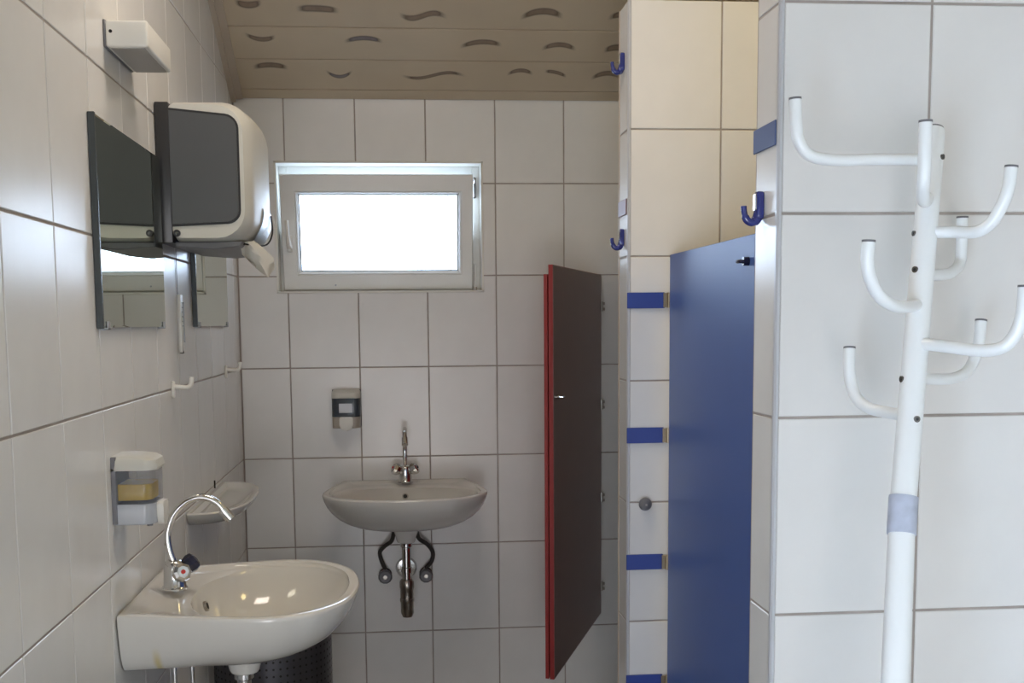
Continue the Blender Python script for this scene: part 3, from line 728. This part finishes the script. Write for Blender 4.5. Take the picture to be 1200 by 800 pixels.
# far trap (x across, wall at D)
def trap(label, loc, rotz, s=1.0):
    """local: wall at y=+0.235 (behind), drain at origin, z down"""
    t = thing('basin_trap', label, 'drain trap', loc, rotz, 'traps under the washbasins')
    wy = 0.245*s
    bm = new(); lathe(bm, [(0.0, -0.0005), (0.021, -0.0005), (0.021, -0.012), (0.0155, -0.016), (0.0155, -0.085), (0.019, -0.087), (0.019, -0.105), (0.0155, -0.107), (0.0155, -0.160), (0, -0.160)], 24); finish(bm, 'inlet_tube', M_chrome, t, smooth=True)
    bm = new(); lathe(bm, [(0, -0.130), (0.020, -0.130), (0.025, -0.138), (0.0255, -0.160), (0.0235, -0.164), (0.0235, -0.196), (0.0255, -0.198), (0.0255, -0.208), (0.023, -0.212), (0.023, -0.250), (0.017, -0.264), (0, -0.267)], 28); finish(bm, 'bottle', M_steel, t, smooth=True)
    bm = new(); tube(bm, spline([(0, 0.0, -0.155), (0, 0.04, -0.145), (0, 0.09, -0.138), (0, wy-0.001, -0.138)], 5), 0.014, 16); finish(bm, 'outlet_pipe', M_steel, t, smooth=True)
    bm = new(); tube(bm, [(0, wy-0.012, -0.138), (0, wy-0.010, -0.138), (0, wy-0.001, -0.138)], [0.018, 0.034, 0.040], 28); finish(bm, 'wall_rosette', M_chrome, t, smooth=True)
    return t
trap('chrome bottle trap under the far washbasin, between its two valves', (0.016, D-0.226, ZR-0.196), 0.0, 0.92)
t = trap('chrome bottle trap under the near washbasin, mostly cut off by the frame', (XL+0.216, YB, ZR-0.192), PI/2, 0.878)
def valve(label, loc, rotz, hose_pts):
    t = thing('angle_valve', label, 'valve', loc, rotz, 'angle valves under the washbasins')
    bm = new(); lathe(bm, [(0, 0), (0.024, 0), (0.022, 0.006), (0.012, 0.010), (0.009, 0.012), (0.009, 0.034), (0, 0.034)], 24)
    bmesh.ops.rotate(bm, verts=bm.verts, cent=(0, 0, 0), matrix=Matrix.Rotation(PI/2, 3, 'X')); finish(bm, 'body', M_dkchrome, t, smooth=True)
    bm = new(); pr = [(0.030, 0.012), (0.034, 0.024), (0.050, 0.026), (0.056, 0.020)]
    tube(bm, [(0, -q, 0) for q, r in pr], [r for q, r in pr], 12); k = finish(bm, 'knob', M_grey, t, smooth=True)
    bm = new(); cyl(bm, (0, -0.056, 0), (0, -0.0575, 0), 0.007, 14); finish(bm, 'cap', M_steel, k)
    bm = new(); cyl(bm, (0, -0.024, 0.006), (0, -0.024, 0.026), 0.008, 6); finish(bm, 'nut', M_chrome, t)
    bm = new(); tube(bm, spline(hose_pts, 7), 0.0078, 12); finish(bm, 'hose', M_hose, t, smooth=True)
    return t
valve('angle valve under far washbasin, left of the trap, with braided hose', (-0.062, D-0.0005, -0.930), 0.0, [(0, -0.024, 0.024), (-0.014, -0.028, 0.060), (-0.018, -0.032, 0.090), (0.0, -0.05, 0.115), (0.026, -0.075, 0.140), (0.036, -0.09, 0.180)])
valve('angle valve under far washbasin, right of the trap, with braided hose', (0.088, D-0.0005, -0.930), 0.0, [(0, -0.024, 0.024), (0.022, -0.028, 0.050), (0.026, -0.032, 0.085), (0.006, -0.05, 0.118), (-0.024, -0.075, 0.145), (-0.034, -0.09, 0.180)])
for dy, which in ((-0.045, 'nearer the camera'), (0.050, 'farther from the camera')):
    t = thing('supply_pipe', 'thin chrome supply pipe below near washbasin, the one '+which, 'pipe', (XL+0.075+0.018*(dy > 0), YB+dy, ZR-0.42), 0.0, 'supply pipes below the near washbasin')
    bm = new(); tube(bm, spline([(0, 0, 0.262), (0.002, 0, 0.15), (0.0, 0, 0.03), (-0.02, 0, 0.0), (-0.0745-0.018*(dy > 0), 0, -0.006)], 6), 0.005, 12); finish(bm, 'pipe', M_chrome, t, smooth=True)
    bm = new(); cyl(bm, (-0.0745-0.018*(dy > 0), 0, -0.006), (-0.066-0.018*(dy > 0), 0, -0.006), 0.022, 20); finish(bm, 'wall_rosette', M_chrome, t, smooth=True)

# ------------------------------------------------------------------ ceramic shelf under the second mirror
t = thing('ceramic_shelf', 'white ceramic shelf with rounded front beneath the farther mirror', 'shelf', (XL+0.0005, 3.235, -0.500), PI/2)
def shelf_loop(hw, d, z, back=0.0):
    pts = []
    ex = 2.6
    for s in range(33):
        a = PI+s/32*PI; cx, sy = math.cos(a), math.sin(a)
        pts.append((hw*math.copysign(abs(cx)**(2/ex), cx), -back-(d-back)*abs(sy)**(2/ex), z))
    return pts
Ls = [shelf_loop(0.20, 0.085, -0.040), shelf_loop(0.268, 0.118, -0.036), shelf_loop(0.292, 0.136, -0.020), shelf_loop(0.300, 0.143, -0.004), shelf_loop(0.298, 0.141, 0.0), shelf_loop(0.290, 0.134, 0.0, 0.012),
      shelf_loop(0.278, 0.122, -0.004, 0.016), shelf_loop(0.262, 0.110, -0.012, 0.020), shelf_loop(0.20, 0.085, -0.015, 0.03)]
bm = new(); V = [[bm.verts.new(p) for p in l] for l in Ls]; N = len(V[0])
for a, b in zip(V, V[1:]):
    for j in range(N): bm.faces.new((a[j], a[(j+1) % N], b[(j+1) % N], b[j]))
bm.faces.new(V[0]); bm.faces.new(V[-1][::-1]); finish(bm, 'tray', M_cer, t, smooth=True)
bm = new(); tube(bm, [(0.13, -0.004, 0.004), (0.13, -0.004, 0.028)], 0.0025, 8); finish(bm, 'fixing_pin', M_dark, t)

# ------------------------------------------------------------------ towel hooks on left wall, thermometer
def towel_hook(label, y, z):
    t = thing('towel_hook', label, 'hook', (XL+0.0005, y, z), PI/2, 'white towel hooks on the left wall')
    bx('base', M_plw, t, -0.008, 0.008, -0.008, 0, -0.022, 0.020, 0.003)
    bm = new(); tube(bm, spline([(0, -0.004, 0.006), (0, -0.022, 0.004), (0, -0.040, 0.004), (0, -0.048, 0.012), (0, -0.050, 0.030)], 5), [0.0062]*21, 12); finish(bm, 'arm', M_plw, t, smooth=True)
towel_hook('white plastic towel hook on left wall nearer the soap dispenser', 2.805, -0.160)
towel_hook('white plastic towel hook on left wall close to the far corner', 3.66, -0.153)
t = thing('thermometer', 'narrow white thermometer strip on left wall between the two mirrors', 'thermometer', (XL+0.0005, 2.93, 0.004), PI/2)
bx('plate', M_plw, t, -0.016, 0.018, -0.009, 0, -0.076, 0.074, 0.002)
for k in range(6): bx('scale_mark', M_print, t, -0.004, 0.008-(k % 2)*0.004, -0.0094, -0.0088, -0.008+k*0.012, -0.006+k*0.012)
bm = new(); cyl(bm, (0.010, -0.011, -0.05), (0.010, -0.011, 0.055), 0.0016, 8); finish(bm, 'tube', M_pearl, t)
bm = new(); cyl(bm, (0.0, -0.0095, -0.0745), (0.0, -0.0005, -0.0745), 0.004, 10); finish(bm, 'end_cap', M_dark, t)
bm = new(); cyl(bm, (-0.012, -0.0015, 0.072), (-0.013, -0.0015, 0.19), 0.0008, 6); finish(bm, 'cord', M_grey, t)

# ------------------------------------------------------------------ blue hooks and stickers on the partition ends
def stall_hook(label, y, z):
    t = thing('coat_hook', label, 'hook', (XC-0.0005, y, z), -PI/2, 'blue coat hooks on the partition ends')
    bm = new(); prism(bm, rrect(-0.011, 0.011, -0.006, 0.040, 0.006, 4), 'y', -0.012, 0, 0.003, 2); finish(bm, 'base', M_navy, t, smooth=True)
    bm = new(); prism(bm, rrect(-0.006, 0.006, 0.008, 0.036, 0.004, 4), 'y', -0.0145, -0.011, 0.001, 1); finish(bm, 'cover', M_chrome, t, smooth=True)
    bm = new(); tube(bm, spline([(0, -0.006, 0.006), (0, -0.010, -0.006), (0, -0.018, -0.011), (0, -0.027, -0.006), (0, -0.031, 0.006), (0, -0.032, 0.016)], 5), [0.0085]*8+[0.0065]*10+[0.005]*8, 14); finish(bm, 'arm', M_navy, t, smooth=True)
stall_hook('shiny blue coat hook on end of the near partition, by the blue door', 1.812, 0.172)
stall_hook('blue coat hook on end of the far partition, the lower one', 2.945, 0.205)
stall_hook('blue coat hook on end of the far partition, the upper one near the ceiling', 2.945, 0.665)
o = finish(box(new(), XC-0.0035, XC-0.0005, DN+0.008, DN+TH-0.002, 0.278, 0.318, 0.0012, 1), 'marker_plate', M_dkplate); o['label'] = 'flat blue plate above the hook on the near partition end'; o['category'] = 'plate'
o = finish(box(new(), XC-0.0035, XC-0.0005, DC+0.010, DC+TH-0.006, 0.280, 0.322, 0.0012, 1), 'marker_plate', M_rdplate); o['label'] = 'flat dull red plate above the lower hook on the far partition end'; o['category'] = 'plate'
t = thing('door_buffer', 'round grey rubber buffer on the tiles between the second and third blue plates', 'door stop', (0.6585, DC-0.0005, -0.494))
bm = new(); pr = [(0, 0.013), (0.006, 0.0165), (0.012, 0.018), (0.018, 0.0165), (0.023, 0.012), (0.026, 0.005)]
tube(bm, [(0, -q, 0) for q, r in pr], [r for q, r in pr], 24); finish(bm, 'knob', M_grey, t, smooth=True)
bm = new(); cyl(bm, (0, -0.0255, 0), (0, -0.0265, 0), 0.003, 10); finish(bm, 'screw', M_steel, t)

# ------------------------------------------------------------------ waste bin under the near basin
t = thing('waste_bin', 'dark perforated metal bin standing under the near washbasin', 'bin', (-0.385, 3.215, FZ))
R = 0.172; HB = 0.60
bm = new(); lathe(bm, [(0, 0), (R-0.006, 0), (R-0.002, 0.004), (R, 0.010), (R, HB-0.012), (R+0.004, HB-0.008), (R+0.004, HB), (R-0.003, HB), (R-0.004, 0.02), (0, 0.02)], 56); finish(bm, 'shell', M_bin, t, smooth=True)
bm = new()
for i in range(56):
    a = 2*PI*i/56
    for k in range(26):
        z = 0.04+k*0.0205; c = Vector((math.cos(a)*(R+0.0006), math.sin(a)*(R+0.0006), z)); tx = Vector((-math.sin(a), math.cos(a), 0))
        bm.faces.new([bm.verts.new(c+tx*0.0036*math.cos(q*PI/3)+Vector((0, 0, 0.0036*math.sin(q*PI/3)))) for q in range(6)])
o = finish(bm, 'perforations', M_dark, t); o['kind'] = 'stuff'

# ------------------------------------------------------------------ coat stand leaning on the wall
A = Vector((0.798, 1.60, 0.277)); M_ = Vector((0.690, 1.44, -0.267)); B = Vector((0.648, 1.36, -0.481)); d1_ = (M_-A)/(M_.z-A.z); d2_ = (B-M_)/(B.z-M_.z)
def P(z): return A+d1_*(z-A.z) if z > M_.z else M_+d2_*(z-M_.z)
base = P(FZ+0.03)
t = thing('coat_stand', 'white tubular steel coat stand leaning in front of the near partition', 'coat stand', (base.x, base.y, FZ))
bm = new(); tube(bm, [P(FZ+0.03), P(-0.62), P(-0.60), P(-0.265), P(0.26), P(0.273), P(0.277)], [0.0190, 0.0186, 0.0184, 0.0176, 0.0166, 0.0162, 0.0150], 32); finish(bm, 'pole', M_rack, t, smooth=True, world=True)
bm = new(); cyl(bm, P(0.2768), P(0.2795), 0.0140, 28); finish(bm, 'pole_cap', M_grey, t, smooth=True, world=True)
bm = new(); tube(bm, [P(-0.296+0.0002), P(-0.293), P(-0.249), P(-0.246)], [0.0194, 0.0197, 0.0197, 0.0194], 32); finish(bm, 'tape', M_tape, t, smooth=True, world=True)['label'] = 'pale grey tape around the pole'
bm = new(); lathe(bm, [(0, 0), (0.19, 0), (0.20, 0.006), (0.19, 0.014), (0.06, 0.022), (0.03, 0.034), (0, 0.036)], 40); finish(bm, 'base', M_rack, t, smooth=True)
ARMS = {
 'lu': [(0.792, 1.59, 0.232), (0.708, 1.585, 0.232), (0.640, 1.577, 0.2295), (0.6, 1.572, 0.235), (0.582, 1.57, 0.254), (0.577, 1.57, 0.28), (0.575, 1.57, 0.314)],
 'fu': [(0.785, 1.575, 0.176), (0.745, 1.51, 0.163), (0.714, 1.455, 0.160), (0.701, 1.43, 0.17), (0.697, 1.42, 0.188), (0.697, 1.42, 0.221), (0.697, 1.42, 0.256)],
 'ru': [(0.772, 1.565, 0.124), (0.801, 1.53, 0.122), (0.816, 1.5, 0.12), (0.829, 1.485, 0.132), (0.838, 1.475, 0.155), (0.843, 1.47, 0.177), (0.846, 1.47, 0.205)],
 'bu': [(0.764, 1.535, 0.062), (0.819, 1.6, 0.064), (0.856, 1.64, 0.071), (0.88, 1.665, 0.085), (0.884, 1.67, 0.109), (0.884, 1.67, 0.129), (0.884, 1.67, 0.155)],
 'll': [(0.752, 1.52, 0.019), (0.699, 1.47, 0.015), (0.667, 1.44, 0.018), (0.642, 1.425, 0.03), (0.625, 1.415, 0.052), (0.618, 1.41, 0.075), (0.619, 1.41, 0.1)],
 'rl': [(0.733, 1.505, -0.036), (0.757, 1.46, -0.04), (0.784, 1.42, -0.045), (0.803, 1.4, -0.04), (0.814, 1.39, -0.023), (0.82, 1.385, 0.004), (0.822, 1.385, 0.039)],
 'bl': [(0.736, 1.49, -0.085), (0.792, 1.55, -0.09), (0.837, 1.59, -0.091), (0.87, 1.615, -0.083), (0.89, 1.63, -0.064), (0.899, 1.635, -0.037), (0.904, 1.64, -0.006)],
 'lb': [(0.722, 1.475, -0.138), (0.706, 1.53, -0.136), (0.694, 1.56, -0.133), (0.685, 1.585, -0.121), (0.681, 1.6, -0.099), (0.679, 1.605, -0.073), (0.681, 1.61, -0.045)]}
for k, pts in ARMS.items():
    pts = [tuple(P(pts[0][2]))]+pts[1:]; sp = spline(pts, 7); bm = new(); tube(bm, sp, 0.0086, 18); a = finish(bm, 'arm', M_rack, t, smooth=True, world=True)
    e = sp[-1]; u = (sp[-1]-sp[-2]).normalized(); bm = new(); cyl(bm, e-u*0.0005, e+u*0.0024, 0.0090, 18); o = finish(bm, 'end_cap', M_grey, a, smooth=True); o.data.transform(t.matrix_basis.inverted())
for x, y, z, r in ((0.747, 1.54, 0.069, 0.0046), (0.706, 1.49, -0.086, 0.0046), (0.726, 1.48, -0.14, 0.0046), (0.809, 1.59, 0.234, 0.004), (0.748, 1.56, 0.122, 0.004)):
    c = P(z); view = Vector((x, y, 0)).normalized(); side = Vector((view.y, -view.x, 0))
    lat = max(-0.0150, min(0.0150, (Vector((x, y, z))-c).dot(side)))
    outd = (side*lat-view*math.sqrt(0.0172**2-lat**2)).normalized()
    bm = new(); cyl(bm, c+outd*0.014, c+outd*0.0192, r, 16); bo = finish(bm, 'bolt', M_dkchrome, t, smooth=True, world=True)
    bm = new(); cyl(bm, c+outd*0.0191, c+outd*0.0196, r*0.5, 6); o = finish(bm, 'socket', M_black, bo); o.data.transform(t.matrix_basis.inverted())

# ------------------------------------------------------------------ lamps out of frame: the added room fill and the stall lamp
for nm, lab, loc, a, b in (('ceiling_lamp', 'unseen rectangular ceiling lamp added as fill in front of the washbasins', (0, 2.30, ZF), 0.32, 0.17), ('ceiling_lamp', 'rectangular warm ceiling lamp above the blue stall', (1.35, 2.30, ZF), 0.27, 0.15)):
    t = thing(nm, lab, 'lamp', loc)
    bm = new()
    for q in ((-a, a, -b, -b+0.01), (-a, a, b-0.01, b), (-a, -a+0.01, -b+0.01, b-0.01), (a-0.01, a, -b+0.01, b-0.01)): box(bm, q[0], q[1], q[2], q[3], -0.045, -0.0005)
    finish(bm, 'housing', M_plw, t)
    bx('diffuser', M_lamp, t, -a+0.01, a-0.01, -b+0.01, b-0.01, -0.014, -0.004)

# ------------------------------------------------------------------ lift everything so that the floor is z = 0
for o in list(C.objects):
    if o.parent is None:
        o.matrix_basis = Matrix.Translation((0, 0, H)) @ o.matrix_basis
